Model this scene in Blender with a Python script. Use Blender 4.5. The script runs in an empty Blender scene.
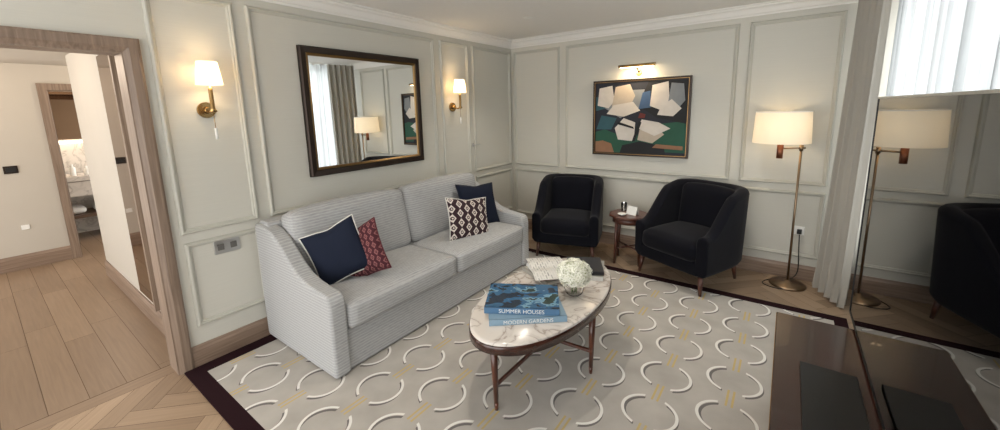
import bpy, bmesh, math, random
from mathutils import Vector, Matrix
random.seed(7)
scene=bpy.context.scene
COL=bpy.context.collection
# ---------------------------------------------------------------- helpers
def srgb(r,g,b):
    f=lambda c:(c/255/12.92) if c/255<=0.04045 else ((c/255+0.055)/1.055)**2.4
    return (f(r),f(g),f(b),1)
class NT:
    def __init__(s,name):
        s.m=bpy.data.materials.new(name); s.m.use_nodes=True
        s.t=s.m.node_tree; s.b=s.t.nodes['Principled BSDF']; s.out=s.t.nodes['Material Output']
    def n(s,typ,**k):
        nd=s.t.nodes.new(typ)
        for a,v in k.items():
            if a.startswith('i_'):
                nd.inputs[int(a[2:])].default_value=v
            else: setattr(nd,a,v)
        return nd
    def l(s,a,b): s.t.links.new(a,b)
    def math(s,op,a,b=None,c=None):
        nd=s.t.nodes.new('ShaderNodeMath'); nd.operation=op
        for i,x in enumerate((a,b,c)):
            if x is None: continue
            if isinstance(x,(int,float)): nd.inputs[i].default_value=x
            else: s.l(x,nd.inputs[i])
        return nd.outputs[0]
    def mix(s,fac,a,b):
        nd=s.t.nodes.new('ShaderNodeMix'); nd.data_type='RGBA'
        for i,x in ((0,fac),(6,a),(7,b)):
            if isinstance(x,(int,float)) or isinstance(x,tuple): nd.inputs[i].default_value=x
            else: s.l(x,nd.inputs[i])
        return nd.outputs[2]
    def coord(s,scale=(1,1,1),rot=(0,0,0),kind='Object'):
        tc=s.n('ShaderNodeTexCoord'); mp=s.n('ShaderNodeMapping')
        mp.inputs['Scale'].default_value=scale; mp.inputs['Rotation'].default_value=rot
        s.l(tc.outputs[kind],mp.inputs[0]); return mp.outputs[0]
    def bump(s,h,strength=.2,dist=.01):
        bp=s.n('ShaderNodeBump'); bp.inputs['Strength'].default_value=strength; bp.inputs['Distance'].default_value=dist
        s.l(h,bp.inputs['Height']); s.l(bp.outputs[0],s.b.inputs['Normal'])
def mat(name,col,rough=.6,metal=0,noise=0,nscale=(20,20,20),bump=0,spec=.5,emit=None,es=1,sheen=0,trans=0,alpha=1,coat=0):
    k=NT(name); b=k.b
    b.inputs['Base Color'].default_value=col; b.inputs['Roughness'].default_value=rough; b.inputs['Metallic'].default_value=metal
    b.inputs['Specular IOR Level'].default_value=spec
    b.inputs['Sheen Weight'].default_value=sheen
    b.inputs['Transmission Weight'].default_value=trans
    b.inputs['Coat Weight'].default_value=coat
    if emit: b.inputs['Emission Color'].default_value=emit; b.inputs['Emission Strength'].default_value=es
    if noise or bump:
        c=k.coord(nscale); nz=k.n('ShaderNodeTexNoise'); nz.inputs['Scale'].default_value=1; nz.inputs['Detail'].default_value=4
        k.l(c,nz.inputs['Vector'])
        if noise:
            d=tuple(x*(1-noise) for x in col[:3])+(1,); l=tuple(min(1,x*(1+noise)) for x in col[:3])+(1,)
            k.l(k.mix(nz.outputs[0],d,l),b.inputs['Base Color'])
        if bump: k.bump(nz.outputs[0],bump,.005)
    return k.m
def mk(name,verts,faces,m=None,smooth=False,bevel=0,seg=3,sub=0,parent=None,angle=None):
    me=bpy.data.meshes.new(name); me.from_pydata([tuple(v) for v in verts],[],faces)
    bm=bmesh.new(); bm.from_mesh(me); bmesh.ops.recalc_face_normals(bm,faces=bm.faces); bm.to_mesh(me); bm.free()
    ob=bpy.data.objects.new(name,me); COL.objects.link(ob)
    if m: me.materials.append(m)
    if smooth or bevel or sub:
        for p in me.polygons: p.use_smooth=True
    if bevel:
        md=ob.modifiers.new('b','BEVEL'); md.width=bevel; md.segments=seg; md.limit_method='ANGLE'; md.angle_limit=.6
        md.harden_normals=False
        w=ob.modifiers.new('w','WEIGHTED_NORMAL')
    if sub:
        md=ob.modifiers.new('s','SUBSURF'); md.levels=sub; md.render_levels=sub
    if parent: ob.parent=parent
    return ob
def E(name,loc=(0,0,0),rz=0):
    o=bpy.data.objects.new(name,None); o.location=loc; o.rotation_euler=(0,0,rz); o.empty_display_size=.1; COL.objects.link(o); return o
def box(name,a,b,m,bevel=0,parent=None,seg=3):
    x0,y0,z0=a;x1,y1,z1=b
    v=[(x0,y0,z0),(x1,y0,z0),(x1,y1,z0),(x0,y1,z0),(x0,y0,z1),(x1,y0,z1),(x1,y1,z1),(x0,y1,z1)]
    f=[(0,3,2,1),(4,5,6,7),(0,1,5,4),(1,2,6,5),(2,3,7,6),(3,0,4,7)]
    return mk(name,v,f,m,bevel=bevel,parent=parent,seg=seg)
def cyl(name,p0,p1,r0,r1,m,parent=None,n=24,smooth=True):
    p0=Vector(p0);p1=Vector(p1);d=(p1-p0).normalized();q=d.to_track_quat('Z','Y').to_matrix()
    v=[];
    for p,r in((p0,r0),(p1,r1)):
        for i in range(n):
            a=2*math.pi*i/n; v.append(p+q@Vector((r*math.cos(a),r*math.sin(a),0)))
    f=[(i,(i+1)%n,n+(i+1)%n,n+i) for i in range(n)]+[tuple(range(n)),tuple(range(n,2*n))]
    o=mk(name,v,f,m,parent=parent)
    if smooth:
        for p in o.data.polygons: p.use_smooth=len(p.vertices)==4
    return o
def lathe(name,prof,m,center=(0,0,0),parent=None,n=32,smooth=True,sx=1,sy=1,cap=True):
    v=[];f=[];c=Vector(center)
    for r,z in prof:
        for i in range(n):
            a=2*math.pi*i/n; v.append((c.x+sx*r*math.cos(a),c.y+sy*r*math.sin(a),c.z+z))
    for k in range(len(prof)-1):
        for i in range(n):
            j=(i+1)%n; f.append((k*n+i,k*n+j,(k+1)*n+j,(k+1)*n+i))
    if cap:
        f.append(tuple(range(n))); f.append(tuple((len(prof)-1)*n+i for i in range(n)))
    return mk(name,v,f,m,smooth=smooth,parent=parent)
def tube(name,pts,r,m,parent=None,cyclic=False,res=6,smooth=True):
    cu=bpy.data.curves.new(name,'CURVE'); cu.dimensions='3D'; cu.bevel_depth=r; cu.bevel_resolution=res; cu.use_fill_caps=True
    sp=cu.splines.new('NURBS' if smooth else 'POLY'); sp.points.add(len(pts)-1)
    for i,p in enumerate(pts): sp.points[i].co=(*p,1)
    if smooth: sp.order_u=3; sp.use_endpoint_u=True; sp.resolution_u=8
    sp.use_cyclic_u=cyclic
    cu.materials.append(m); o=bpy.data.objects.new(name,cu); COL.objects.link(o)
    if parent:o.parent=parent
    return o
def frame(name,wall,a0,a1,z0,z1,prof,m,parent=None,off=0):
    """picture-frame moulding; wall 'x' => on plane x=off facing +x, a=y; 'y' => plane y=off facing -y, a=x. prof=[(inset,height)]"""
    v=[];f=[]
    for ins,h in prof:
        for a,z in((a0+ins,z0+ins),(a1-ins,z0+ins),(a1-ins,z1-ins),(a0+ins,z1-ins)):
            v.append((off+h,a,z) if wall=='x' else (a,off-h,z))
    for k in range(len(prof)-1):
        for i in range(4):
            j=(i+1)%4; f.append((k*4+i,k*4+j,(k+1)*4+j,(k+1)*4+i))
    return mk(name,v,f,m,parent=parent)
def join(obs,name):
    bpy.ops.object.select_all(action='DESELECT')
    for o in obs: o.select_set(True)
    bpy.context.view_layer.objects.active=obs[0]; bpy.ops.object.join(); obs[0].name=name; return obs[0]
def extr(name,prof,axis,a,b,m,bevel=0,parent=None,seg=3):
    """extrude closed 2D profile along axis: axis 'y': prof=(x,z); axis 'x': prof=(y,z)"""
    n=len(prof); v=[]
    for t in(a,b):
        for p,z in prof: v.append((p,t,z) if axis=='y' else (t,p,z))
    f=[(i,(i+1)%n,n+(i+1)%n,n+i) for i in range(n)]+[tuple(range(n)),tuple(range(n,2*n))]
    return mk(name,v,f,m,bevel=bevel,parent=parent,seg=seg)
def puff(name,size,m,parent=None,loc=(0,0,0),rot=(0,0,0),edge=.06,puffz=.03,n=14,sq=.18):
    """rounded upholstered block: size (sx,sy,sz) with crowned faces"""
    sx,sy,sz=size
    bm=bmesh.new(); bmesh.ops.create_cube(bm,size=2)
    bmesh.ops.subdivide_edges(bm,edges=bm.edges[:],cuts=n,use_grid_fill=True)
    for v in bm.verts:
        x,y,z=v.co
        h=Vector((sx/2,sy/2,sz/2)); e=min(edge,min(h)*.98)
        p=Vector((x*h.x,y*h.y,z*h.z)); q=Vector([max(-(h[i]-e),min(h[i]-e,p[i])) for i in range(3)])
        d=p-q
        if d.length>1e-9: p=q+d.normalized()*e
        cz=(1-x*x)*(1-y*y); p.z+=math.copysign(1,z)*puffz*cz*min(1,abs(z)*1.0)
        cx=(1-z*z)*(1-y*y); p.x+=x*puffz*.5*cx; cy=(1-z*z)*(1-x*x); p.y+=y*puffz*.3*cy
        v.co=p
    me=bpy.data.meshes.new(name); bm.to_mesh(me); bm.free(); me.materials.append(m)
    for p in me.polygons:p.use_smooth=True
    o=bpy.data.objects.new(name,me); COL.objects.link(o); o.location=loc;o.rotation_euler=rot
    if parent:o.parent=parent
    return o
def pillow(name,w,h,t,m,pipe,loc,tilt,roll,yaw):
    """throw cushion in local xz-plane, thickness along y; roll in its own plane, lean back by tilt, then yaw"""
    g=E(name,loc); g.rotation_euler=(Matrix.Rotation(yaw,3,'Z')@Matrix.Rotation(tilt,3,'X')@Matrix.Rotation(roll,3,'Y')).to_euler()
    n=22;v=[];f=[]
    def P(i,j,s):
        u=2*i/n-1;w_=2*j/n-1
        k=((1-abs(u)**2.6)*(1-abs(w_)**2.6))**.5
        pin=1-.09*(1-u*u)*abs(w_)**3; pin2=1-.09*(1-w_*w_)*abs(u)**3
        return (u*w/2*pin2, s*t/2*k, w_*h/2*pin-.03*h*max(0,w_)**2*math.exp(-(u/.3)**2))
    for s in(-1,1):
        for j in range(n+1):
            for i in range(n+1): v.append(P(i,j,s))
    N=(n+1)**2
    for s in(0,1):
        for j in range(n):
            for i in range(n):
                a=s*N+j*(n+1)+i; q=(a,a+1,a+n+2,a+n+1); f.append(q if s==0 else q[::-1])
    me=bpy.data.meshes.new('cover'); me.from_pydata(v,[],f)
    bm=bmesh.new();bm.from_mesh(me);bmesh.ops.remove_doubles(bm,verts=bm.verts,dist=1e-4);bm.to_mesh(me);bm.free()
    for p in me.polygons:p.use_smooth=True
    me.materials.append(m); o=bpy.data.objects.new('cover',me);COL.objects.link(o);o.parent=g
    pts=[P(i,0,1) for i in range(n)]+[P(n,j,1) for j in range(n)]+[P(n-i,n,1) for i in range(n)]+[P(0,n-j,1) for j in range(n)]
    tube('piping',pts,.005,pipe,parent=g,cyclic=True,res=2,smooth=False)
    return g
# ---------------------------------------------------------------- materials
def wallmat(name,col):
    k=NT(name); c=k.coord((3,3,260)); nz=k.n('ShaderNodeTexNoise'); nz.inputs['Scale'].default_value=1;nz.inputs['Detail'].default_value=3
    k.l(c,nz.inputs['Vector']); k.l(k.mix(nz.outputs[0],tuple(x*.93 for x in col[:3])+(1,),tuple(x*1.05 for x in col[:3])+(1,)),k.b.inputs['Base Color'])
    k.b.inputs['Roughness'].default_value=.55; k.bump(nz.outputs[0],.08,.002); return k.m
M_wall=wallmat('wall_fabric',srgb(198,196,186))
M_trim=mat('trim_paint',srgb(184,183,173),.45)
M_ceil=mat('ceiling_paint',srgb(228,226,222),.8,noise=.02)
M_corn=mat('cornice_paint',srgb(230,228,223),.6)
M_hall=mat('hall_paint',srgb(184,177,166),.7,noise=.03,nscale=(4,4,4))
def woodmat(name,c1,c2,rough=.4,sc=(2,40,40),coat=0):
    k=NT(name); c=k.coord(sc); nz=k.n('ShaderNodeTexNoise'); nz.inputs['Scale'].default_value=1;nz.inputs['Detail'].default_value=6;nz.inputs['Distortion'].default_value=.6
    k.l(c,nz.inputs['Vector']); r=k.n('ShaderNodeValToRGB'); r.color_ramp.elements[0].position=.3;r.color_ramp.elements[1].position=.7
    r.color_ramp.elements[0].color=c1;r.color_ramp.elements[1].color=c2;k.l(nz.outputs[0],r.inputs[0]);k.l(r.outputs[0],k.b.inputs['Base Color'])
    k.b.inputs['Roughness'].default_value=rough;k.b.inputs['Coat Weight'].default_value=coat;k.bump(nz.outputs[0],.05,.002);return k.m
M_oakV=woodmat('oak_vertical',srgb(112,94,80),srgb(144,125,109),.45,(60,60,2.5))
M_oakH=woodmat('oak_horizontal',srgb(114,94,79),srgb(146,125,108),.45,(2.5,2.5,60))
M_walnut=woodmat('dark_walnut',srgb(46,26,20),srgb(70,40,31),.22,(30,3,30),coat=.3)
M_walnutV=woodmat('walnut_vertical',srgb(62,32,22),srgb(98,56,38),.3,(40,40,4),coat=.3)
M_stwood=woodmat('side_table_wood',srgb(66,36,28),srgb(94,56,43),.35,(8,30,30),coat=.2)
M_brass=mat('aged_brass',srgb(176,144,96),.25,1)
M_nickel=mat('bronze_nickel',srgb(150,128,104),.3,1)
M_bronze=mat('bronze_frame',srgb(46,35,28),.35,.6,noise=.2)
M_gold=mat('gold_trim',srgb(140,112,74),.3,1)
M_copper=mat('copper',srgb(140,88,64),.35,.8)
M_chrome=mat('brushed_steel',srgb(190,190,188),.28,1)
M_mirror=mat('mirror_glass',(.88,.9,.9,1),.0,1)
M_white=mat('white_plastic',srgb(230,230,226),.4)
M_black=mat('black_leather',srgb(13,13,15),.45,bump=.1,nscale=(200,200,200))
M_glass=mat('clear_glass',(1,1,1,1),.0,trans=1)
def floor_mat():
    k=NT('oak_floor'); a=k.n('ShaderNodeAttribute'); a.attribute_name='tone'
    uv=k.n('ShaderNodeUVMap'); uv.uv_map='UVMap'; mp=k.n('ShaderNodeMapping'); mp.inputs['Scale'].default_value=(3,60,1); k.l(uv.outputs[0],mp.inputs[0])
    nz=k.n('ShaderNodeTexNoise');nz.inputs['Scale'].default_value=1;nz.inputs['Detail'].default_value=5;nz.inputs['Distortion'].default_value=.5;k.l(mp.outputs[0],nz.inputs['Vector'])
    base=k.mix(a.outputs['Fac'],srgb(134,112,91),srgb(170,146,121))
    gr=k.mix(nz.outputs[0],(.74,.72,.70,1),(1.16,1.16,1.16,1))
    mx=k.n('ShaderNodeMix',data_type='RGBA',blend_type='MULTIPLY'); mx.inputs[0].default_value=1;k.l(base,mx.inputs[6]);k.l(gr,mx.inputs[7])
    k.l(mx.outputs[2],k.b.inputs['Base Color']);k.b.inputs['Roughness'].default_value=.38;k.bump(nz.outputs[0],.05,.002);return k.m
M_floor=floor_mat()
M_floorbase=mat('floor_gap',srgb(92,70,52),.8)
def rug_mat():
    k=NT('rug_links'); tc=k.n('ShaderNodeTexCoord'); sep=k.n('ShaderNodeSeparateXYZ'); k.l(tc.outputs['Object'],sep.inputs[0])
    X,Y=sep.outputs[0],sep.outputs[1]
    PX,PY=.335,.345
    col=k.math('DIVIDE',X,PX); ci=k.math('FLOOR',col); odd=k.math('MULTIPLY',k.math('MODULO',k.math('ADD',ci,100),2),.5)
    u=k.math('MULTIPLY',k.math('SUBTRACT',k.math('FRACT',col),.5),PX)
    v=k.math('MULTIPLY',k.math('SUBTRACT',k.math('FRACT',k.math('ADD',k.math('DIVIDE',Y,PY),odd)),.5),PY)
    def arcs(du,dv,ra,rb,w,gap):
        uu=k.math('SUBTRACT',u,du);vv=k.math('SUBTRACT',v,dv)
        r=k.math('SQRT',k.math('ADD',k.math('POWER',k.math('DIVIDE',uu,ra),2),k.math('POWER',k.math('DIVIDE',vv,rb),2)))
        ring=k.math('LESS_THAN',k.math('ABSOLUTE',k.math('SUBTRACT',r,1)),w)
        g=k.math('GREATER_THAN',k.math('ABSOLUTE',uu),gap)
        return k.math('MULTIPLY',ring,g)
    white=arcs(0,0,.135,.122,.058,.052)
    grey=arcs(.010,-.014,.130,.120,.062,.056)
    vs=k.math('ABSOLUTE',v)
    bar=k.math('MULTIPLY',k.math('LESS_THAN',k.math('ABSOLUTE',k.math('SUBTRACT',k.math('ABSOLUTE',u),.014)),.0055),k.math('GREATER_THAN',vs,.100))
    nz=k.n('ShaderNodeTexNoise');nz.inputs['Scale'].default_value=5;nz.inputs['Detail'].default_value=6;k.l(tc.outputs['Object'],nz.inputs['Vector'])
    nf=k.n('ShaderNodeTexNoise');nf.inputs['Scale'].default_value=260;nf.inputs['Detail'].default_value=2;k.l(tc.outputs['Object'],nf.inputs['Vector'])
    base=k.mix(nz.outputs[0],srgb(154,149,142),srgb(194,189,181))
    c=k.mix(grey,base,srgb(112,108,106)); c=k.mix(white,c,srgb(226,224,218)); c=k.mix(bar,c,srgb(192,170,118))
    x0,x1,y0,y1=.14,3.37,-3.64,-.76
    ins=k.math('MULTIPLY',k.math('MULTIPLY',k.math('GREATER_THAN',X,x0),k.math('LESS_THAN',X,x1)),k.math('MULTIPLY',k.math('GREATER_THAN',Y,y0),k.math('LESS_THAN',Y,y1)))
    c=k.mix(ins,srgb(38,20,24),c)
    k.l(c,k.b.inputs['Base Color']);k.b.inputs['Roughness'].default_value=1;k.b.inputs['Specular IOR Level'].default_value=.1
    h=k.math('ADD',nf.outputs[0],k.math('MULTIPLY',white,1.5)); k.bump(h,.25,.006); return k.m
M_rug=rug_mat()
def sofa_mat():
    k=NT('sofa_weave'); geo=k.n('ShaderNodeNewGeometry'); sep=k.n('ShaderNodeSeparateXYZ'); k.l(geo.outputs['Position'],sep.inputs[0])
    sn=k.n('ShaderNodeSeparateXYZ'); k.l(geo.outputs['Normal'],sn.inputs[0])
    top=k.math('GREATER_THAN',k.math('ABSOLUTE',sn.outputs[2]),.7)
    s=k.math('ADD',k.math('MULTIPLY',sep.outputs[2],k.math('SUBTRACT',1,top)),k.math('MULTIPLY',sep.outputs[0],top))
    fr=k.math('FRACT',k.math('MULTIPLY',s,1/.019)); line=k.math('LESS_THAN',fr,.35)
    mp=k.n('ShaderNodeMapping'); mp.inputs['Scale'].default_value=(120,22,160); k.l(geo.outputs['Position'],mp.inputs[0])
    nz=k.n('ShaderNodeTexNoise');nz.inputs['Scale'].default_value=1;nz.inputs['Detail'].default_value=3;k.l(mp.outputs[0],nz.inputs['Vector'])
    b0=k.mix(nz.outputs[0],srgb(134,135,136),srgb(186,187,187)); c=k.mix(k.math('MULTIPLY',line,.30),b0,srgb(212,212,211))
    k.l(c,k.b.inputs['Base Color']);k.b.inputs['Roughness'].default_value=.95;k.b.inputs['Specular IOR Level'].default_value=.2;k.bump(nz.outputs[0],.3,.003);return k.m
M_sofa=sofa_mat()
M_velvet=mat('navy_velvet',srgb(8,9,18),.8,noise=.4,nscale=(6,6,6),sheen=.07,spec=.12)
M_navy=mat('navy_linen',srgb(26,32,48),.9,bump=.3,nscale=(300,300,300),noise=.15,spec=.2)
def pat_mat(name,bg,fg,sx,sz):
    k=NT(name); tc=k.n('ShaderNodeTexCoord'); sep=k.n('ShaderNodeSeparateXYZ'); k.l(tc.outputs['Object'],sep.inputs[0])
    a=k.math('DIVIDE',sep.outputs[0],sx);ia=k.math('FLOOR',a);b=k.math('DIVIDE',sep.outputs[2],sz)
    b=k.math('ADD',b,k.math('MULTIPLY',k.math('MODULO',k.math('ADD',ia,100),2),.5))
    u=k.math('SUBTRACT',k.math('FRACT',a),.5);v=k.math('SUBTRACT',k.math('FRACT',b),.5)
    d=k.math('ADD',k.math('ABSOLUTE',k.math('MULTIPLY',u,1.1)),k.math('ABSOLUTE',v))
    d2=k.math('SQRT',k.math('ADD',k.math('POWER',u,2),k.math('POWER',v,2)))
    m1=k.math('MULTIPLY',k.math('LESS_THAN',d,.46),k.math('GREATER_THAN',d2,.19)); m2=k.math('LESS_THAN',d2,.09)
    m=k.math('MAXIMUM',m1,m2)
    k.l(k.mix(m,bg,fg),k.b.inputs['Base Color']);k.b.inputs['Roughness'].default_value=.9;return k.m
M_patA=pat_mat('burgundy_pattern',srgb(64,18,28),srgb(132,84,84),.035,.05)
M_patB=pat_mat('dark_white_pattern',srgb(46,24,31),srgb(208,198,190),.075,.085)
def marble_mat(name='white_marble',vein=(160,148,138),mid=(202,194,186)):
    k=NT(name);c=k.coord((2.2,2.2,2.2));n1=k.n('ShaderNodeTexNoise');n1.inputs['Scale'].default_value=2.2;n1.inputs['Detail'].default_value=8;n1.inputs['Distortion'].default_value=1.2;k.l(c,n1.inputs['Vector'])
    d=k.math('ABSOLUTE',k.math('SUBTRACT',n1.outputs[0],.5)); r=k.n('ShaderNodeValToRGB');r.color_ramp.elements[0].color=srgb(*vein);r.color_ramp.elements[0].position=0
    r.color_ramp.elements[1].color=srgb(214,207,199);r.color_ramp.elements[1].position=.07;e=r.color_ramp.elements.new(.02);e.color=srgb(*mid)
    k.l(d,r.inputs[0]);k.l(r.outputs[0],k.b.inputs['Base Color']);k.b.inputs['Roughness'].default_value=.15;return k.m
M_marble=marble_mat()
M_marble2=marble_mat('bath_marble',(176,168,160),(200,194,186))
def fabric_trans(name,col,tr,transp,emit=0,folds=False):
    m=bpy.data.materials.new(name);m.use_nodes=True;t=m.node_tree;t.nodes.clear()
    o=t.nodes.new('ShaderNodeOutputMaterial');d=t.nodes.new('ShaderNodeBsdfDiffuse');l=t.nodes.new('ShaderNodeBsdfTranslucent');p=t.nodes.new('ShaderNodeBsdfTransparent')
    d.inputs[0].default_value=col;l.inputs[0].default_value=col
    if folds:  # fold shading painted into the voile colour: darker noise stripes for doubled cloth
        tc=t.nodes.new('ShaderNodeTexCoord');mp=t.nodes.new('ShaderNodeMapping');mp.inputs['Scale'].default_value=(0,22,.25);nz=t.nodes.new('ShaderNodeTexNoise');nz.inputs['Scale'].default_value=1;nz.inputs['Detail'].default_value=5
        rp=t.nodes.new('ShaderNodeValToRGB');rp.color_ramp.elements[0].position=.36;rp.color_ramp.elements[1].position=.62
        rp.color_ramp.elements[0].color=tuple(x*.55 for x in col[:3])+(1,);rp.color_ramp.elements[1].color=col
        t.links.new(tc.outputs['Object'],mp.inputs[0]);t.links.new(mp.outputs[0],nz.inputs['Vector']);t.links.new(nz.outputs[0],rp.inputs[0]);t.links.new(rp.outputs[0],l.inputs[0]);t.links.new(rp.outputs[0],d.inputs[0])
    a=t.nodes.new('ShaderNodeMixShader');a.inputs[0].default_value=tr;b=t.nodes.new('ShaderNodeMixShader');b.inputs[0].default_value=transp
    t.links.new(d.outputs[0],a.inputs[1]);t.links.new(l.outputs[0],a.inputs[2]);t.links.new(a.outputs[0],b.inputs[1]);t.links.new(p.outputs[0],b.inputs[2])
    s=b.outputs[0]
    if emit:
        e=t.nodes.new('ShaderNodeEmission');e.inputs[0].default_value=(1,.86,.68,1);e.inputs[1].default_value=emit;ad=t.nodes.new('ShaderNodeAddShader');t.links.new(s,ad.inputs[0]);t.links.new(e.outputs[0],ad.inputs[1]);s=ad.outputs[0]
    t.links.new(s,o.inputs[0]);return m
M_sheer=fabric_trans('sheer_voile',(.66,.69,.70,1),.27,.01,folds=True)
M_shade=fabric_trans('lamp_shade_linen',srgb(240,232,214),.4,0,.08)
M_shade2=fabric_trans('sconce_shade_linen',srgb(240,226,200),.5,0,.42)
M_curtain=mat('greige_curtain',srgb(172,168,159),.85,bump=.15,nscale=(300,300,300))
M_tv=mat('tv_screen_glass',srgb(5,5,6),.015,spec=.5)
# ---------------------------------------------------------------- room shell
CZ=2.46
XW=3.66; YN=-6.2
def build_floor():
    bm=bmesh.new(); uvl=bm.loops.layers.uv.new('UVMap'); tl=bm.verts.layers.float.new('tone')
    def quad(pts,tone,uvs):
        vs=[bm.verts.new((p[0],p[1],0)) for p in pts]
        for v in vs: v[tl]=tone
        f=bm.faces.new(vs)
        for lp,uv in zip(f.loops,uvs): lp[uvl].uv=uv
        f.material_index=0
    W,L=.11,.55; g=.0012
    c,s=math.cos(math.pi/4),math.sin(math.pi/4)
    def rotp(x,y): return (x*c-y*s+1.8,x*s+y*c-3.0)
    for i in range(-60,60):
        for j in range(-14,14):
            x0=i*W+ j*L*2; y0=i*W
            for kind in(0,1):
                if kind==0: a=(x0,y0,x0+L,y0+W)
                else: a=(x0+L,y0+W-L,x0+L+W,y0+W)
                pts=[(a[0]+g,a[1]+g),(a[2]-g,a[1]+g),(a[2]-g,a[3]-g),(a[0]+g,a[3]-g)]
                w=[rotp(*p) for p in pts]
                cx=sum(p[0] for p in w)/4;cy=sum(p[1] for p in w)/4
                if not(-.5<cx<XW+.5 and YN-.3<cy<.5): continue
                t=random.random();o=random.random()*9
                uv=[(o,o),(o+L,o),(o+L,o+W),(o,o+W)] if kind==0 else [(o,o),(o,o+W),(o+L,o+W),(o+L,o)]
                quad(w,t,uv)
    def clip(co,no):
        bmesh.ops.bisect_plane(bm,geom=bm.verts[:]+bm.edges[:]+bm.faces[:],plane_co=co,plane_no=no,clear_outer=True)
    clip((-.05,0,0),(-1,0,0));clip((XW,0,0),(1,0,0));clip((0,0,0),(0,1,0));clip((0,YN,0),(0,-1,0))
    y=-6.2
    while y<-2.0:
        x=-5.2-random.random()
        while x<-.17:
            L2=1.2+random.random()*.8; x1=min(x+L2,-.17); x0=max(x,-5.2)
            if x1>x0+.02:
                o=random.random()*9
                quad([(x0+g,y+g),(x1-g,y+g),(x1-g,y+.16-g),(x0+g,y+.16-g)],-.2+random.random()*.5,[(o,o),(o+x1-x0,o),(o+x1-x0,o+.16),(o,o+.16)])
            x+=L2
        y+=.16
    quad([(-.165,-6.2),(-.052,-6.2),(-.052,-3.6),(-.165,-3.6)],.2,[(0,0),(0,.1),(2.6,.1),(2.6,0)])
    vs=[bm.verts.new(p) for p in((-5.2,-6.2,-.004),(XW,-6.2,-.004),(XW,0,-.004),(-5.2,0,-.004))]; f=bm.faces.new(vs); f.material_index=1
    bmesh.ops.recalc_face_normals(bm,faces=bm.faces)
    for f in bm.faces:
        if f.normal.z<0:f.normal_flip()
    me=bpy.data.meshes.new('floor');bm.to_mesh(me);bm.free();me.materials.append(M_floor);me.materials.append(M_floorbase)
    o=bpy.data.objects.new('floor',me);COL.objects.link(o)
build_floor()
box('ceiling',(-.15,YN,CZ),(XW+.2,.15,CZ+.1),M_ceil)
DY=-3.74; DY2=-4.78; DZ=1.965; WT=-.15
def join_boxes(name,lst,m):
    obs=[box(name,a,b,m) for a,b in lst]; return join(obs,name)
join_boxes('wall_left',[((WT,DY,0),(0,.15,CZ)),((WT,DY2,DZ),(0,DY,CZ)),((WT,YN,0),(0,DY2,CZ))],M_wall)
box('wall_back',(0,0,0),(XW+.2,.15,CZ),M_wall)
WY0,WY1,WZ0,WZ1=-5.6,-.08,.35,2.38
join_boxes('wall_right',[((XW,WY1,0),(XW+.2,0,CZ)),((XW,YN,0),(XW+.2,WY0,CZ)),((XW,WY0,0),(XW+.2,WY1,WZ0)),((XW,WY0,WZ1),(XW+.2,WY1,CZ))],M_wall)
wn=E('window_1')
for i,y in enumerate((WY0,-4.3,-3.0,-1.7,WY1-.06)):
    box('mullion_%d'%i,(XW+.08,y,WZ0),(XW+.14,y+.06,WZ1),M_white,parent=wn)
box('rail_bottom',(XW+.08,WY0,WZ0),(XW+.14,WY1,WZ0+.06),M_white,parent=wn);box('rail_top',(XW+.08,WY0,WZ1-.06),(XW+.14,WY1,WZ1),M_white,parent=wn)
# hall
HY=-3.65; HX=-3.66; HC=2.2
box('wall_hall_side',(-2.62,HY,0),(WT,HY+.12,HC),M_hall)
join_boxes('wall_hall_far',[((HX-.12,-6.2,0),(HX,-3.78,HC)),((HX-.12,-3.78,2.0),(HX,-2.4,HC))],M_hall)
box('wall_hall_recess',(-3.7,-2.6,0),(-2.5,-2.48,HC),M_hall)
box('wall_bath',(-5.2,-4.9,0),(-5.1,-2.4,HC),M_marble2)
box('wall_bath_side',(-5.1,-4.9,0),(HX-.12,-4.8,HC),M_hall)
box('ceiling_hall',(-5.2,YN,HC),(WT,-2.4,HC+.1),M_hall)
CP=[(0,0),(0,.022),(.012,.028),(.05,.03),(.075,.018),(.082,.018),(.082,-.15)]
def casing(name,xoff,sgn,y0,y1,z1,prof,m):
    v=[];f=[]
    for ins,h in prof:
        for a,z in((y0+ins,0),(y0+ins,z1-ins),(y1-ins,z1-ins),(y1-ins,0)): v.append((xoff+sgn*h,a,z))
    for k in range(len(prof)-1):
        for i in range(3): f.append((k*4+i,k*4+i+1,(k+1)*4+i+1,(k+1)*4+i))
    return mk(name,v,f,m)
casing('trim_door_1',0.0,1,DY2-.07,-3.672,2.035,CP,M_oakV)
casing('trim_door_2',HX,1,-3.79,-2.7,2.0,[(0,0),(0,.025),(.07,.025),(.075,.01),(.08,.01),(.08,-.12)],M_oakV)
def bb(name,axis,a,b,off,s,m=M_oakH,h=.14,t=.018):
    prof=[(off,0.001),(off+s*t,0.001),(off+s*t,h-.03),(off+s*t*.6,h-.012),(off+s*t*.45,h),(off,h)]
    return extr(name,prof,axis,a,b,m)
bb('baseboard_left','y',-3.672,0,0,1)
bb('baseboard_back','x',0,XW,0,-1)
bb('baseboard_right','y',YN,0,XW,-1)
bb('baseboard_hall_side','x',-2.62,WT,HY,-1,h=.16)
bb('baseboard_hall_far','y',-6.2,-3.79,HX,1,h=.16)
cp=[(0,2.372),(.012,2.372),(.016,2.384),(.03,2.39),(.04,2.405),(.055,2.425),(.078,2.435),(.082,2.448),(.105,2.45),(.11,CZ-.001),(0,CZ-.001)]
extr('trim_cornice_left',cp,'y',YN,0,M_corn)
extr('trim_cornice_back',[(-a,z) for a,z in cp],'x',0,XW,M_corn)
extr('trim_cornice_right',[(XW-a,z) for a,z in cp],'y',YN,0,M_corn)
PP=[(0,0),(.003,.011),(.010,.020),(.018,.020),(.022,.010),(.030,.008),(.036,0)]
obs=[]
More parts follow.
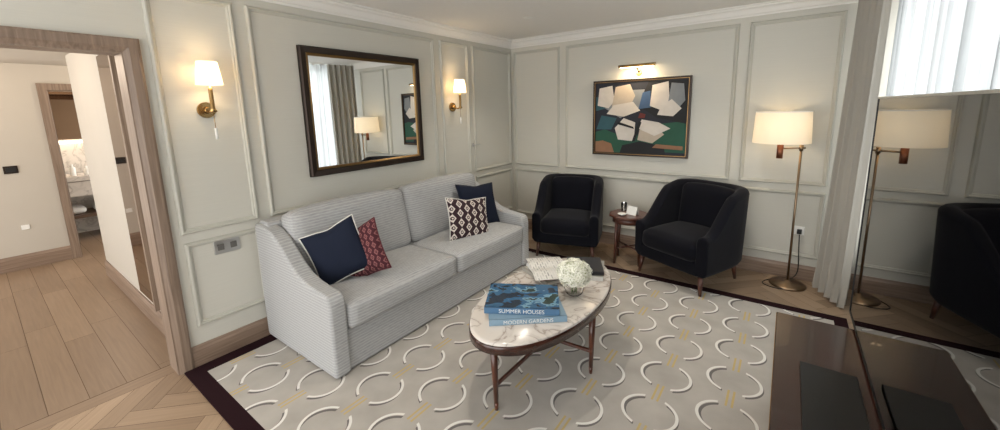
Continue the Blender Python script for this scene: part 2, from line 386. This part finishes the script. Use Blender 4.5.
for a0,a1 in((-3.63,-3.18),(-3.105,-1.385),(-1.30,-.86),(-.79,-.03)):
    obs.append(frame('t','x',a0,a1,.875,2.325,PP,M_trim)); obs.append(frame('t','x',a0+.01,a1,.26,.82,PP,M_trim))
join(obs,'trim_panels_left')
obs=[]
for a0,a1 in((.05,.715),(.795,2.56),(2.64,3.30)):
    obs.append(frame('t','y',a0,a1,.875,2.325,PP,M_trim)); obs.append(frame('t','y',a0,a1,.21,.82,PP,M_trim))
join(obs,'trim_panels_back')
# ---------------------------------------------------------------- rug
extr('area_rug',[(.035,0.001),(3.45,0.001),(3.45,.012),(.035,.012)],'y',-3.73,-.67,M_rug)
# ---------------------------------------------------------------- sofa
sf=E('sofa')
Y0,Y1=-3.23,-1.06
armp=[(.03,.02),(.925,.02),(.925,.47),(.912,.525),(.875,.548),(.78,.556),(.68,.57),(.58,.60),(.49,.655),(.41,.725),(.33,.79),(.24,.835),(.15,.855),(.03,.86)]
extr('arm_left',armp,'y',Y0,Y0+.11,M_sofa,bevel=.022,parent=sf)
extr('arm_right',armp,'y',Y1-.11,Y1,M_sofa,bevel=.022,parent=sf)
box('base',(.05,Y0+.1,.02),(.90,Y1-.1,.30),M_sofa,bevel=.015,parent=sf)
extr('back_frame',[(.03,.05),(.25,.05),(.22,.5),(.17,.865),(.15,.88),(.06,.88),(.03,.86)],'y',Y0+.03,Y1-.03,M_sofa,bevel=.02,parent=sf)
cw=(Y1-Y0-.22)/2
for i in range(2):
    yc=Y0+.11+cw*(i+.5)
    puff('seat_cushion_%d'%i,(.71,cw-.010,.17),M_sofa,parent=sf,loc=(.585,yc,.375),edge=.035,puffz=.022)
    puff('back_cushion_%d'%i,(.19,cw-.010,.50),M_sofa,parent=sf,loc=(.285,yc,.69),rot=(0,-.20,0),edge=.05,puffz=.03)
for x in(.1,.84):
    for y in(Y0+.06,Y1-.06): cyl('foot',(x,y,.0125),(x,y,.05),.022,.026,M_walnutV,parent=sf,n=16)
pipeW=mat('white_piping',srgb(214,212,206),.8);pipeN=mat('navy_piping',srgb(28,34,50),.8);pipeR=mat('burgundy_piping',srgb(80,22,32),.8)
R_=math.radians
pillow('throw_pillow_navy',.37,.39,.12,M_navy,pipeW,(.56,-2.935,.665),-.32,-.38,R_(50))
pillow('throw_pillow_burgundy',.34,.37,.11,M_patA,pipeR,(.63,-2.79,.64),-.24,-.45,R_(20))
pillow('throw_pillow_navy',.47,.45,.12,M_navy,pipeN,(.52,-1.37,.655),-.38,.10,R_(80))
pillow('throw_pillow_patterned',.45,.39,.11,M_patB,pipeW,(.67,-1.70,.62),-.36,.16,R_(78))
# ---------------------------------------------------------------- mirror & pictures
mr=E('wall_mirror')
frame('frame_outer','x',-2.784,-1.615,1.115,2.106,[(0,0),(0,.03),(.01,.038),(.045,.034),(.052,.026)],M_bronze,parent=mr)
frame('frame_inner','x',-2.784,-1.615,1.115,2.106,[(.05,.03),(.056,.032),(.068,.024),(.07,.014)],M_gold,parent=mr)
box('glass',(.004,-2.784+.06,1.115+.06),(.016,-1.615-.06,2.106-.06),M_mirror,parent=mr)
def poly_panel(name,pts,col,k,parent,x0,x1,z0,z1,off):
    v=[(x0+(x1-x0)*a,off-k*.0004,z0+(z1-z0)*b) for a,b in pts]
    return mk(name,v,[tuple(range(len(v)))],col,parent=parent)
pa=E('abstract_painting')
ax0,ax1,az0,az1=1.165,2.184,1.065,1.891
frame('frame','y',ax0,ax1,az0,az1,[(0,0),(0,.045),(.018,.045),(.018,.03),(.03,.03)],M_bronze,parent=pa)
frame('slip','y',ax0,ax1,az0,az1,[(.018,.046),(.022,.046)],M_gold,parent=pa)
pc={n:mat('paint_'+n,srgb(*c),.7,noise=.14,nscale=(14,14,14)) for n,c in dict(navy=(24,29,42),white=(200,194,186),cream=(178,166,150),green=(26,76,58),teal=(40,80,90),red=(100,38,32),tan=(134,98,72),black=(14,16,21),grey=(122,127,131),blue=(58,86,120)).items()}
ix0,ix1,iz0,iz1=ax0+.02,ax1-.02,az0+.02,az1-.02
mk('canvas',[(ix0,-.028,iz0),(ix1,-.028,iz0),(ix1,-.028,iz1),(ix0,-.028,iz1)],[(0,1,2,3)],pc['navy'],parent=pa)
PL=[('teal',[(0,.6),(.14,.64),(.16,.8),(0,.8)]),
('green',[(.0,.0),(.3,.0),(.55,.05),(1,.04),(1,.46),(.72,.42),(.6,.28),(.3,.26),(.12,.34),(0,.3)]),('tan',[(0,0),(.24,0),(.2,.14),(.1,.18),(0,.16)]),('black',[(.3,0),(.8,0),(.78,.12),(.52,.18),(.33,.12)]),
('black',[(.5,.66),(.6,.99),(1,.97),(1,.42),(.7,.5)]),('grey',[(.12,.64),(.3,.88),(.56,.88),(.5,.62),(.3,.5)]),
('white',[(.03,.68),(.05,.92),(.20,.95),(.23,.74),(.16,.64)]),('cream',[(.20,.66),(.24,.93),(.40,.96),(.46,.80),(.40,.64)]),('white',[(.14,.56),(.34,.52),(.52,.60),(.44,.72),(.22,.68)]),
('white',[(.28,.2),(.46,.18),(.47,.44),(.34,.5),(.24,.36)]),('teal',[(.02,.34),(.2,.34),(.26,.5),(.08,.54)]),('blue',[(.50,.62),(.54,.84),(.62,.86),(.63,.64)]),('white',[(.62,.66),(.64,.93),(.80,.97),(.82,.70),(.74,.6)]),('grey',[(.80,.66),(.83,.95),(.95,.93),(.97,.72),(.88,.58)]),
('white',[(.70,.54),(.86,.52),(.94,.62),(.84,.74),(.74,.66)]),('cream',[(.5,.2),(.66,.16),(.78,.28),(.7,.38),(.53,.40)]),
('white',[(.5,.36),(.68,.26),(.84,.36),(.72,.44),(.54,.48)]),('red',[(.50,.50),(.57,.5),(.58,.55),(.52,.57)]),('black',[(.26,.42),(.46,.35),(.45,.38),(.28,.45)]),('black',[(.44,.18),(.47,.18),(.54,.44),(.51,.46)]),('tan',[(.66,.1),(.97,.08),(.97,.13),(.7,.15)])]
for i,(c,pt) in enumerate(PL): poly_panel('shape_%d'%i,pt,pc[c],i+1,pa,ix0,ix1,iz0,iz1,-.0285)
pl=E('picture_light')
tube('arm',[(1.66,-.005,1.95),(1.66,-.07,2.0),(1.66,-.13,2.02)],.006,M_brass,parent=pl)
cyl('plate',(1.66,0,1.95),(1.66,-.012,1.95),.03,.03,M_brass,parent=pl)
cyl('hood',(1.48,-.13,2.02),(1.86,-.13,2.02),.015,.015,M_brass,parent=pl)
M_emw=mat('lamp_glow',(1,.8,.55,1),.5,emit=(1,.78,.5,1),es=8)
box('tube_lamp',(1.50,-.136,2.0),(1.84,-.124,2.006),M_emw,parent=pl)
# ---------------------------------------------------------------- sconces
def light(name,typ,loc,power,col,size=.05,parent=None,rot=None,**k):
    l=bpy.data.lights.new(name,typ);l.energy=power;l.color=col
    if typ in('POINT','SPOT'):l.shadow_soft_size=size
    for a,v in k.items():setattr(l,a,v)
    o=bpy.data.objects.new(name,l);o.location=loc
    if rot:o.rotation_euler=rot
    COL.objects.link(o)
    if parent:o.parent=parent
    return o
WARM=(1,.74,.45)
for y in(-3.40,-1.14):
    s=E('wall_sconce',(0,y,1.62))
    cyl('backplate',(0,0,.02),(.014,0,.02),.05,.048,M_brass,parent=s);cyl('boss',(.014,0,.02),(.04,0,.02),.022,.014,M_brass,parent=s)
    tube('arm',[(.02,0,.02),(.09,0,-.005),(.12,0,.02),(.12,0,.10)],.007,M_brass,parent=s)
    lathe('candle_cup',[(.008,0),(.022,.01),(.012,.03),(.012,.14),(.006,.16)],M_brass,(.12,0,.0),parent=s)
    lathe('shade',[(.070,.17),(.053,.305)],M_shade2,(.12,0,0),parent=s,cap=False)
    cyl('pull_rod',(.12,.0,-.0),(.12,0,-.09),.002,.002,M_brass,parent=s,n=8);cyl('pull_crystal',(.12,0,-.09),(.12,0,-.16),.009,.007,M_white,parent=s,n=12)
    light('bulb','POINT',(.12,0,.24),1.9,WARM,.03,parent=s)
sw=E('light_switch');box('plate',(0.0,-3.47,.70),(.010,-3.32,.79),M_chrome,bevel=.003,parent=sw)
M_sw=mat('switch_insert',srgb(90,88,84),.4)
for i in range(2): box('rocker_%d'%i,(.010,-3.452+i*.075,.725),(.016,-3.415+i*.075,.765),M_sw,bevel=.002,parent=sw)
so=E('wall_socket');box('plate',(3.10,-.01,.42),(3.18,0.0,.50),M_white,bevel=.003,parent=so);box('plug',(3.125,-.045,.435),(3.16,-.01,.475),M_black,bevel=.004,parent=so)
th=E('thermostat');box('plate',(HX,-4.14,1.05),(HX+.012,-4.04,1.13),M_bronze,bevel=.003,parent=th);box('display',(HX+.012,-4.125,1.065),(HX+.016,-4.055,1.115),M_black,parent=th)
so=E('wall_socket');box('plate',(HX,-4.11,.43),(HX+.01,-4.05,.48),M_white,bevel=.003,parent=so)
dh=E('door_handle');cyl('rose',(0,-.81,1.2),(.012,-.81,1.2),.022,.022,M_chrome,parent=dh);cyl('lever',(.02,-.82,1.2),(.03,-.72,1.2),.007,.006,M_chrome,parent=dh)
# ---------------------------------------------------------------- armchairs
def armchair(loc,rz,s=1.0):
    g=E('armchair',loc,rz); g.scale=(s,s,s)
    N=40; hw,hd=.36,.35
    V=[];F=[]
    def path(t,inn):
        w=hw-inn; d=hd-inn
        if t<.28: k=t/.28; return (-w, -.33+ (k)*(.33+.02)), k*.0
        if t>.72: k=(1-t)/.28; return (w, -.33+k*(.33+.02)), 0
        k=(t-.28)/.44; a=math.pi*(1-k); e=.62
        cx=math.copysign(abs(math.cos(a))**e,math.cos(a)); sy=abs(math.sin(a))**e
        return (w*cx, .02+(d-.02)*sy),1
    for i in range(N+1):
        t=i/N
        bk=1-abs(2*t-1)
        q=min(1,max(0,(bk-.10)/.58)); q=q*q*(3-2*q)
        ht=.52+.33*q
        th=.10
        (xo,yo),_=path(t,0);(xi,yi),_=path(t,th)
        lean=.04*q
        def P(x,y,z):
            l=lean*(z-.2)/.6; return (x,y+l,z)
        xm,ym=(xo+xi)/2,(yo+yi)/2
        V+= [P(xo*.93,yo*.93,.17),P(xo,yo,.22),P(xo,yo,ht-.05),P(xo*.9+xi*.1,yo*.9+yi*.1,ht-.015),P(xm,ym,ht),P(xo*.1+xi*.9,yo*.1+yi*.9,ht-.02),P(xi,yi,ht-.06),P(xi,yi,.22),P(xi*.98,yi*.98,.17)]
    K=9
    for i in range(N):
        for j in range(K): 
            a=i*K+j;b=i*K+(j+1)%K;F.append((a,b,b+K,a+K))
    F.append(tuple(range(K)));F.append(tuple(N*K+j for j in range(K)))
    mk('shell',V,F,M_velvet,smooth=True,bevel=.02,parent=g)
    puff('seat_cushion',(.54,.60,.17),M_velvet,parent=g,loc=(0,-.06,.365),edge=.06,puffz=.03)
    box('seat_base',(-.30,-.33,.17),(.30,.26,.30),M_velvet,bevel=.03,parent=g)
    puff('back_pad',(.50,.12,.48),M_velvet,parent=g,loc=(0,.205,.58),rot=(-.12,0,0),edge=.05,puffz=.02)
    for x,y in((-.29,-.28),(.29,-.28),(-.25,.25),(.25,.25)):
        cyl('leg',(x*1.06,y*1.08,.013/s),(x,y,.18),.012,.024,M_stwood,parent=g,n=16)
    return g
armchair((1.08,-.455,0),math.radians(16),.98)
armchair((2.335,-.47,0),math.radians(-24),1.03)
# side table
st=E('side_table',(1.73,-.40,0))
lathe('top',[(.0,.485),(.19,.485),(.205,.49),(.205,.505),(.195,.512),(.0,.512)],M_stwood,parent=st,n=10,smooth=False,cap=False)
lathe('apron',[(.165,.43),(.165,.485)],M_stwood,parent=st,n=32,cap=True)
for i in range(4):
    a=math.pi/4+i*math.pi/2+.2; c,s_=math.cos(a),math.sin(a)
    cyl('leg',(c*.17,s_*.17,.001),(c*.15,s_*.15,.485),.012,.019,M_stwood,parent=st,n=12)
for i in range(2):
    a=math.pi/4+i*math.pi/2+.2; c,s_=math.cos(a)*.16,math.sin(a)*.16
    cyl('stretcher',(-c,-s_,.16),(c,s_,.16),.009,.009,M_stwood,parent=st,n=12)
tc_=E('tent_card',(1.77,-.42,.513),math.radians(-15))
mk('card',[(-.055,-.03,0),(.055,-.03,0),(.055,0,.085),(-.055,0,.085),(.055,.03,0),(-.055,.03,0)],[(0,1,2,3),(3,2,4,5)],M_white,parent=tc_)
ta=E('glass_tumbler',(1.65,-.33,.513));lathe('tumbler',[(.026,0),(.032,.09),(.030,.09),(.024,.004)],M_glass,parent=ta,n=24)
sa=E('small_dish',(1.69,-.50,.513));lathe('dish',[(.025,0),(.045,.015),(.043,.018),(.02,.004)],M_white,parent=sa,n=24)
# ---------------------------------------------------------------- floor lamp
fl=E('floor_lamp',(3.09,-.20,0))
lathe('base',[(.0,.001),(.135,.001),(.138,.012),(.13,.022),(.03,.028),(.014,.05),(.0,.05)],M_nickel,parent=fl,n=48,cap=False)
cyl('pole',(0,0,.03),(0,0,1.235),.009,.009,M_nickel,parent=fl)
cyl('pole_knuckle',(0,0,1.20),(0,0,1.25),.015,.015,M_nickel,parent=fl)
cyl('arm',(.03,0,1.225),(-.15,0,1.215),.007,.007,M_nickel,parent=fl)
cyl('holder',(-.145,0,1.13),(-.145,0,1.25),.024,.024,M_copper,parent=fl)
cyl('stem',(-.145,0,1.25),(-.145,0,1.36),.008,.008,M_nickel,parent=fl)
lathe('shade',[(.21,1.265),(.198,1.53)],M_shade,(-.145,0,0),parent=fl,cap=False,n=48)
lathe('shade_ring_top',[(.199,1.525),(.201,1.532)],M_white,(-.145,0,0),parent=fl,cap=False,n=48)
light('bulb','POINT',(-.145,0,1.40),1.4,WARM,.05,parent=fl)
tube('power_cable',[(.10,.0,.01),(.0,-.17,.006),(-.22,-.10,.006),(-.1,.1,.006),(.08,.15,.01),(.06,.165,.3),(.055,.165,.43)],.004,M_black,parent=fl)
# ---------------------------------------------------------------- coffee table
ct=E('coffee_table',(1.84,-2.30,0))
A,B=.335,.655
lathe('marble_top',[(.0,.435),(.955,.435),(.985,.44),(.992,.452),(.985,.462),(.96,.465),(.0,.465)],M_marble,parent=ct,n=96,sx=A,sy=B,cap=False)
lathe('rim',[(.95,.405),(1.0,.405),(1.0,.445),(.99,.452),(.97,.452),(.95,.436)],M_walnut,parent=ct,n=96,sx=A,sy=B,cap=False)
lathe('apron',[(.88,.375),(.93,.375),(.93,.41),(.88,.41)],M_walnut,parent=ct,n=96,sx=A,sy=B,cap=True)
LX,LY=A*.90,B*.87
for x,y in((LX,0),(-LX,0),(0,LY),(0,-LY)):
    cyl('leg',(x*.98,y*.98,.05),(x,y,.42),.012,.022,M_walnutV,parent=ct,n=16)
    cyl('ferrule',(x*.98,y*.98,.0125),(x*.98,y*.98,.055),.010,.0125,M_walnutV,parent=ct,n=16)
tube('stretcher_long',[(0,-LY,.16),(0,-LY*.5,.15),(0,0,.15),(0,LY*.5,.15),(0,LY,.16)],.012,M_walnutV,parent=ct)
tube('stretcher_short',[(-LX,0,.16),(-LX*.5,0,.15),(0,0,.15),(LX*.5,0,.15),(LX,0,.16)],.012,M_walnutV,parent=ct)
# ---------------------------------------------------------------- books
M_pages=mat('book_pages',srgb(222,216,204),.9,noise=.1,nscale=(2,2,400))
def book(name,loc,rz,w,d,h,cover,spine=None):
    g=E(name,loc,rz)
    box('pages',(-w/2+.006,-d/2+.004,.003),(w/2-.004,d/2-.004,h-.003),M_pages,parent=g)
    box('cover_bottom',(-w/2,-d/2,0),(w/2,d/2,.003),cover,parent=g);box('cover_top',(-w/2,-d/2,h-.003),(w/2,d/2,h),cover,parent=g)
    box('spine',(-w/2,-d/2-.002,0),(w/2,-d/2+.004,h),spine or cover,parent=g)
    return g
def label(txt,parent,loc,rot,size,m):
    c=bpy.data.curves.new('lettering','FONT');c.body=txt;c.size=size;c.align_x='CENTER';c.extrude=.0003
    o=bpy.data.objects.new('lettering',c);c.materials.append(m);COL.objects.link(o);o.parent=parent;o.location=loc;o.rotation_euler=rot;return o
def cover_img():
    k=NT('book_cover_blue');c=k.coord((9,14,9));nz=k.n('ShaderNodeTexNoise');nz.inputs['Scale'].default_value=1;nz.inputs['Detail'].default_value=3;k.l(c,nz.inputs['Vector'])
    r=k.n('ShaderNodeValToRGB');r.color_ramp.interpolation='CONSTANT';r.color_ramp.elements[0].color=srgb(26,44,64);r.color_ramp.elements[0].position=0
    r.color_ramp.elements[1].color=srgb(50,94,130);r.color_ramp.elements[1].position=.46;e=r.color_ramp.elements.new(.58);e.color=srgb(110,150,172);e=r.color_ramp.elements.new(.63);e.color=srgb(36,58,54)
    k.l(nz.outputs[0],r.inputs[0]);k.l(r.outputs[0],k.b.inputs['Base Color']);k.b.inputs['Roughness'].default_value=.25;return k.m
M_cov=cover_img();M_bl=mat('book_blue',srgb(74,112,146),.4);M_bl2=mat('book_pale_blue',srgb(128,156,176),.4);M_gr=mat('book_grey',srgb(160,158,150),.5);M_dk=mat('book_dark',srgb(34,34,40),.35);M_rd=mat('book_red',srgb(110,38,42),.5)
ZT=.4655
b1=book('coffee_table_book',(1.845,-2.575,ZT),math.radians(40),.42,.31,.034,M_bl2)
b2=book('coffee_table_book',(1.82,-2.555,ZT+.0345),math.radians(30),.41,.30,.036,M_cov,M_bl)
label('SUMMER HOUSES',b2,(.0,-.153,.007),(math.radians(90),0,0),.032,M_white)
label('MODERN GARDENS',b1,(.0,-.158,.005),(math.radians(90),0,0),.030,M_white)
b3=book('coffee_table_book',(1.72,-2.08,ZT),math.radians(-25),.30,.23,.026,M_gr)
b4=book('coffee_table_book',(1.72,-2.09,ZT+.0265),math.radians(-40),.28,.21,.024,M_rd,M_white)
def mag(name,a,b,c_,sc):
    k=NT(name);c=k.coord(sc);v=k.n('ShaderNodeTexBrick');v.inputs['Scale'].default_value=1;v.inputs['Color1'].default_value=srgb(*a);v.inputs['Color2'].default_value=srgb(*b);v.inputs['Mortar'].default_value=srgb(*c_);v.inputs['Mortar Size'].default_value=.08;v.inputs['Bias'].default_value=-.2;k.l(c,v.inputs['Vector'])
    k.l(v.outputs[0],k.b.inputs['Base Color']);k.b.inputs['Roughness'].default_value=.3;return k.m
M_mag=mag('magazine_page',(206,204,198),(112,112,112),(214,212,206),(8,14,1))
def magazine(loc,rz,w,d):
    mg=E('magazine',loc,rz);n=12;V=[]
    for i in range(n+1):
        u=-1+2*i/n; z=.014*(1-abs(abs(u)-.45)/.55)*(1 if abs(u)>.02 else .1)
        V+=[(u*w,-d,z+.002),(u*w,d,z+.002)]
    mk('pages',V,[(2*i,2*i+2,2*i+3,2*i+1) for i in range(n)],M_mag,smooth=True,parent=mg)
magazine((1.725,-2.09,ZT+.051),math.radians(-48),.19,.125)
b5=book('coffee_table_book',(1.90,-1.89,ZT),math.radians(20),.27,.29,.028,M_gr,M_white)
b6=book('coffee_table_book',(1.905,-1.89,ZT+.0285),math.radians(28),.24,.27,.022,M_dk)
# flowers
fv=E('flower_vase',(2.0,-2.255,ZT))
lathe('vase',[(.035,0),(.055,.02),(.062,.055),(.055,.09),(.05,.10),(.047,.10),(.051,.09),(.058,.055),(.05,.022),(.03,.006)],M_glass,parent=fv,n=32)
M_pet=mat('hydrangea_petals',srgb(240,240,226),.7,noise=.04);M_core=mat('hydrangea_core',srgb(190,196,152),.8);M_leaf=mat('leaf_green',srgb(96,130,60),.5)
V=[];F=[]
NF=280
for i in range(NF):
    z=1-1.8*(i+.5)/NF; ph=i*2.39996; r=math.sqrt(max(0,1-z*z)); nrm=Vector((r*math.cos(ph),r*math.sin(ph),z)); R=.096*(1+.10*random.uniform(-1,1))
    c=nrm*R; c.z=c.z*.84+.140; q=(nrm+Vector([random.uniform(-.4,.4) for _ in range(3)])).to_track_quat('Z','Y').to_matrix(); a0=random.random()*6
    for p in range(4):
        a=a0+p*math.pi/2;k=len(V)
        for rr,da,h in((.001,0,-.001),(.011,-.62,.004),(.019,0,.001),(.011,.62,.004)):
            V.append(c+q@Vector((rr*math.cos(a+da),rr*math.sin(a+da),h)))
        F.append((k,k+1,k+2,k+3))
mk('blossoms',V,F,M_pet,parent=fv)
bm=bmesh.new();bmesh.ops.create_icosphere(bm,subdivisions=3,radius=.082);me=bpy.data.meshes.new('core');bm.to_mesh(me);bm.free();me.materials.append(M_core);o=bpy.data.objects.new('core',me);COL.objects.link(o);o.parent=fv;o.location=(0,0,.140);o.scale=(1,1,.82)
for i in range(5):
    a=i*1.26;tube('stem_%d'%i,[(.015*math.cos(a),.015*math.sin(a),.01),(.02*math.cos(a+1),.02*math.sin(a+1),.06),(.01*math.cos(a),.01*math.sin(a),.12)],.003,M_leaf,parent=fv,res=2)
# ---------------------------------------------------------------- credenza & tv
cr=E('media_credenza')
CT=.50; CF=-1.90
box('top',(3.015,-4.1,CT-.03),(3.43,CF,CT),M_walnut,bevel=.004,parent=cr)
box('edge_band',(3.013,-4.1,CT-.024),(3.017,CF,CT-.004),M_gold,parent=cr)
box('body',(3.05,-4.07,.08),(3.42,CF-.04,CT-.03),M_walnut,parent=cr)
for i in range(4): box('drawer_%d'%i,(3.036,-4.06+i*.53,.09),(3.05,-3.54+i*.53,CT-.04),M_walnut,bevel=.003,parent=cr)
for y in(-4.0,-2.02): box('foot',(3.08,y-.03,.0125),(3.40,y+.03,.08),M_black,parent=cr)
fo=E('leather_folder');box('cover',(3.105,-2.84,CT+.001),(3.29,-2.36,CT+.012),M_black,bevel=.004,parent=fo)
TX=3.325;TY0,TY1=-3.80,-1.72;TZ0,TZ1=CT+.012,1.618
tv=E('television')
box('body',(TX+.004,TY0,TZ0),(TX+.045,TY1,TZ1),M_black,parent=tv)
box('screen',(TX,TY0+.01,TZ0+.006),(TX+.006,TY1-.006,TZ1-.008),M_tv,parent=tv)
box('bezel_top',(TX-.003,TY0,TZ1-.008),(TX+.05,TY1,TZ1),M_chrome,parent=tv);box('bezel_bottom',(TX-.003,TY0,TZ0),(TX+.05,TY1,TZ0+.008),M_black,parent=tv)
box('bezel_far',(TX-.003,TY1-.008,TZ0),(TX+.05,TY1,TZ1),M_black,parent=tv)
box('stand',(TX+.0,-3.2,CT+.0005),(TX+.08,-2.5,TZ0),M_black,parent=tv)
# ---------------------------------------------------------------- curtains
def drape(name,p0,p1,z0,z1,folds,amp,m,flare=1.0,seed=0,b0=None,b1=None):
    rnd=random.Random(seed); n=folds*10; nz=14; V=[];F=[]
    p0=Vector(p0);p1=Vector(p1);b0=Vector(b0) if b0 else p0;b1=Vector(b1) if b1 else p1
    ph=[rnd.uniform(-.5,.5) for _ in range(folds+2)]
    for j in range(nz+1):
        zz=j/nz; z=z0+(z1-z0)*zz; k=amp*(1+.35*(1-zz)*flare)
        a_=b0.lerp(p0,zz**.7);e_=b1.lerp(p1,zz**.7);d=e_-a_;L=d.length;d=d.normalized();nn=Vector((-d.y,d.x))
        for i in range(n+1):
            t=i/n; f=t*folds; p=ph[int(f)]*(1-f%1)+ph[int(f)+1]*(f%1)
            s=math.sin(2*math.pi*f+p+.25*math.sin(3*zz)); o=k*s; al=.35*L/folds*math.sin(4*math.pi*f)*.25
            q=a_+d*(L*t+al)+nn*o; V.append((q.x,q.y,z))
    for j in range(nz):
        for i in range(n): a=j*(n+1)+i;F.append((a,a+1,a+n+2,a+n+1))
    return mk(name,V,F,m,smooth=True)
drape('curtain',(3.36,-.09),(3.48,-.52),.015,2.43,5,.034,M_curtain,seed=1,b0=(3.28,-.11),b1=(3.45,-.50))
drape('curtain',(3.50,-2.45),(3.50,-3.1),.015,2.43,6,.022,M_curtain,flare=.2,seed=2)
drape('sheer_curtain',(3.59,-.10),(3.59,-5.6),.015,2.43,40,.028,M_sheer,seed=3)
# ---------------------------------------------------------------- hall contents
hm=E('bronze_mirror_panel')
M_bmir=mat('bronze_mirror',srgb(140,114,94),.03,1)
box('panel',(-1.22,HY-.012,.20),(-.74,HY-.001,2.06),M_bmir,parent=hm);box('edge_right',(-.74,HY-.03,.18),(-.70,HY-.001,2.08),M_oakV,parent=hm)
van=E('bathroom_vanity')
M_vwood=mat('vanity_wood',srgb(92,70,54),.5)
box('counter',(-5.05,-4.3,.80),(-4.5,-2.7,.86),M_marble2,parent=van);box('drawer_front',(-5.05,-4.28,.60),(-4.52,-2.72,.79),M_marble2,parent=van);box('lower_shelf',(-5.05,-4.3,.30),(-4.55,-2.7,.34),M_vwood,parent=van)
for y in(-4.28,-2.75): box('side',(-5.05,y,.0),(-4.52,y+.05,.60),M_vwood,parent=van)
for i,y in enumerate((-3.6,-3.3,-3.0)): puff('towel_%d'%i,(.3,.22,.09),M_white,parent=van,loc=(-4.8,y,.39),edge=.04,puffz=.01)
for i,(y,h_) in enumerate(((-3.55,.16),(-3.42,.12),(-3.30,.18))): lathe('bottle_%d'%i,[(.028,0),(.03,.01),(.03,h_*.7),(.012,h_*.8),(.012,h_)],M_white,(-4.65,y,.86),parent=van,n=16)
M_glow=mat('cove_glow',(1,.85,.65,1),.5,emit=(1,.82,.6,1),es=4)
box('cove_light',(-5.08,-4.3,1.28),(-5.0,-2.7,1.31),M_glow,parent=van)
box('mirror',(-5.095,-4.2,1.33),(-5.06,-2.8,2.0),M_bmir,parent=van)
light('hall_downlight','POINT',(-1.9,-4.5,2.1),13,(1,.82,.64),.08)
light('hall_downlight','POINT',(-3.1,-4.4,2.1),5,(1,.82,.64),.08)
light('bath_downlight','POINT',(-4.4,-3.6,2.1),12,(1,.84,.68),.08)
light('recess_downlight','POINT',(-3.2,-3.1,2.1),7,(1,.82,.64),.08)
# ---------------------------------------------------------------- lighting
w=bpy.data.worlds.new('world');scene.world=w;w.use_nodes=True
w.node_tree.nodes['Background'].inputs[0].default_value=(1,.985,.965,1);w.node_tree.nodes['Background'].inputs[1].default_value=3.1
a=light('window_daylight','AREA',(XW+.5,-2.85,1.5),165,(.97,.985,1),rot=(0,math.radians(90),0),shape='RECTANGLE');a.data.size=2.4;a.data.size_y=6.0
light('picture_lamp','AREA',(1.66,-.14,1.99),2.4,WARM,rot=(math.radians(25),0,0),shape='RECTANGLE',size=.36,size_y=.02)
for x,y in((.9,-1.0),(2.4,-1.0),(1.6,-2.6)):
    dl=E('ceiling_downlight',(x,y,CZ));cyl('trim_ring',(0,0,-.004),(0,0,0),.045,.045,M_white,parent=dl);light('lamp','SPOT',(0,0,-.02),34,(1,.92,.82),.04,parent=dl,spot_size=1.9,spot_blend=.8)
# ---------------------------------------------------------------- camera
yaw,pit,rol=.6334,-.1675,-.0234
fw=Vector((-math.sin(yaw)*math.cos(pit),math.cos(yaw)*math.cos(pit),math.sin(pit)));r0=Vector((math.cos(yaw),math.sin(yaw),0));u0=r0.cross(fw)
r=r0*math.cos(rol)+u0*math.sin(rol);u=-r0*math.sin(rol)+u0*math.cos(rol)
cd=bpy.data.cameras.new('camera');cam=bpy.data.objects.new('camera',cd);COL.objects.link(cam)
M=Matrix((( r.x,u.x,-fw.x,2.9844),(r.y,u.y,-fw.y,-4.3216),(r.z,u.z,-fw.z,1.6),(0,0,0,1)));cam.matrix_world=M
cd.sensor_width=36;cd.sensor_fit='HORIZONTAL';cd.lens=389.889*36/1000;cd.shift_x=-.00156;cd.shift_y=-.03937;cd.clip_start=.02
scene.camera=cam
scene.view_settings.view_transform='Standard';scene.view_settings.look='None';scene.view_settings.exposure=0.35
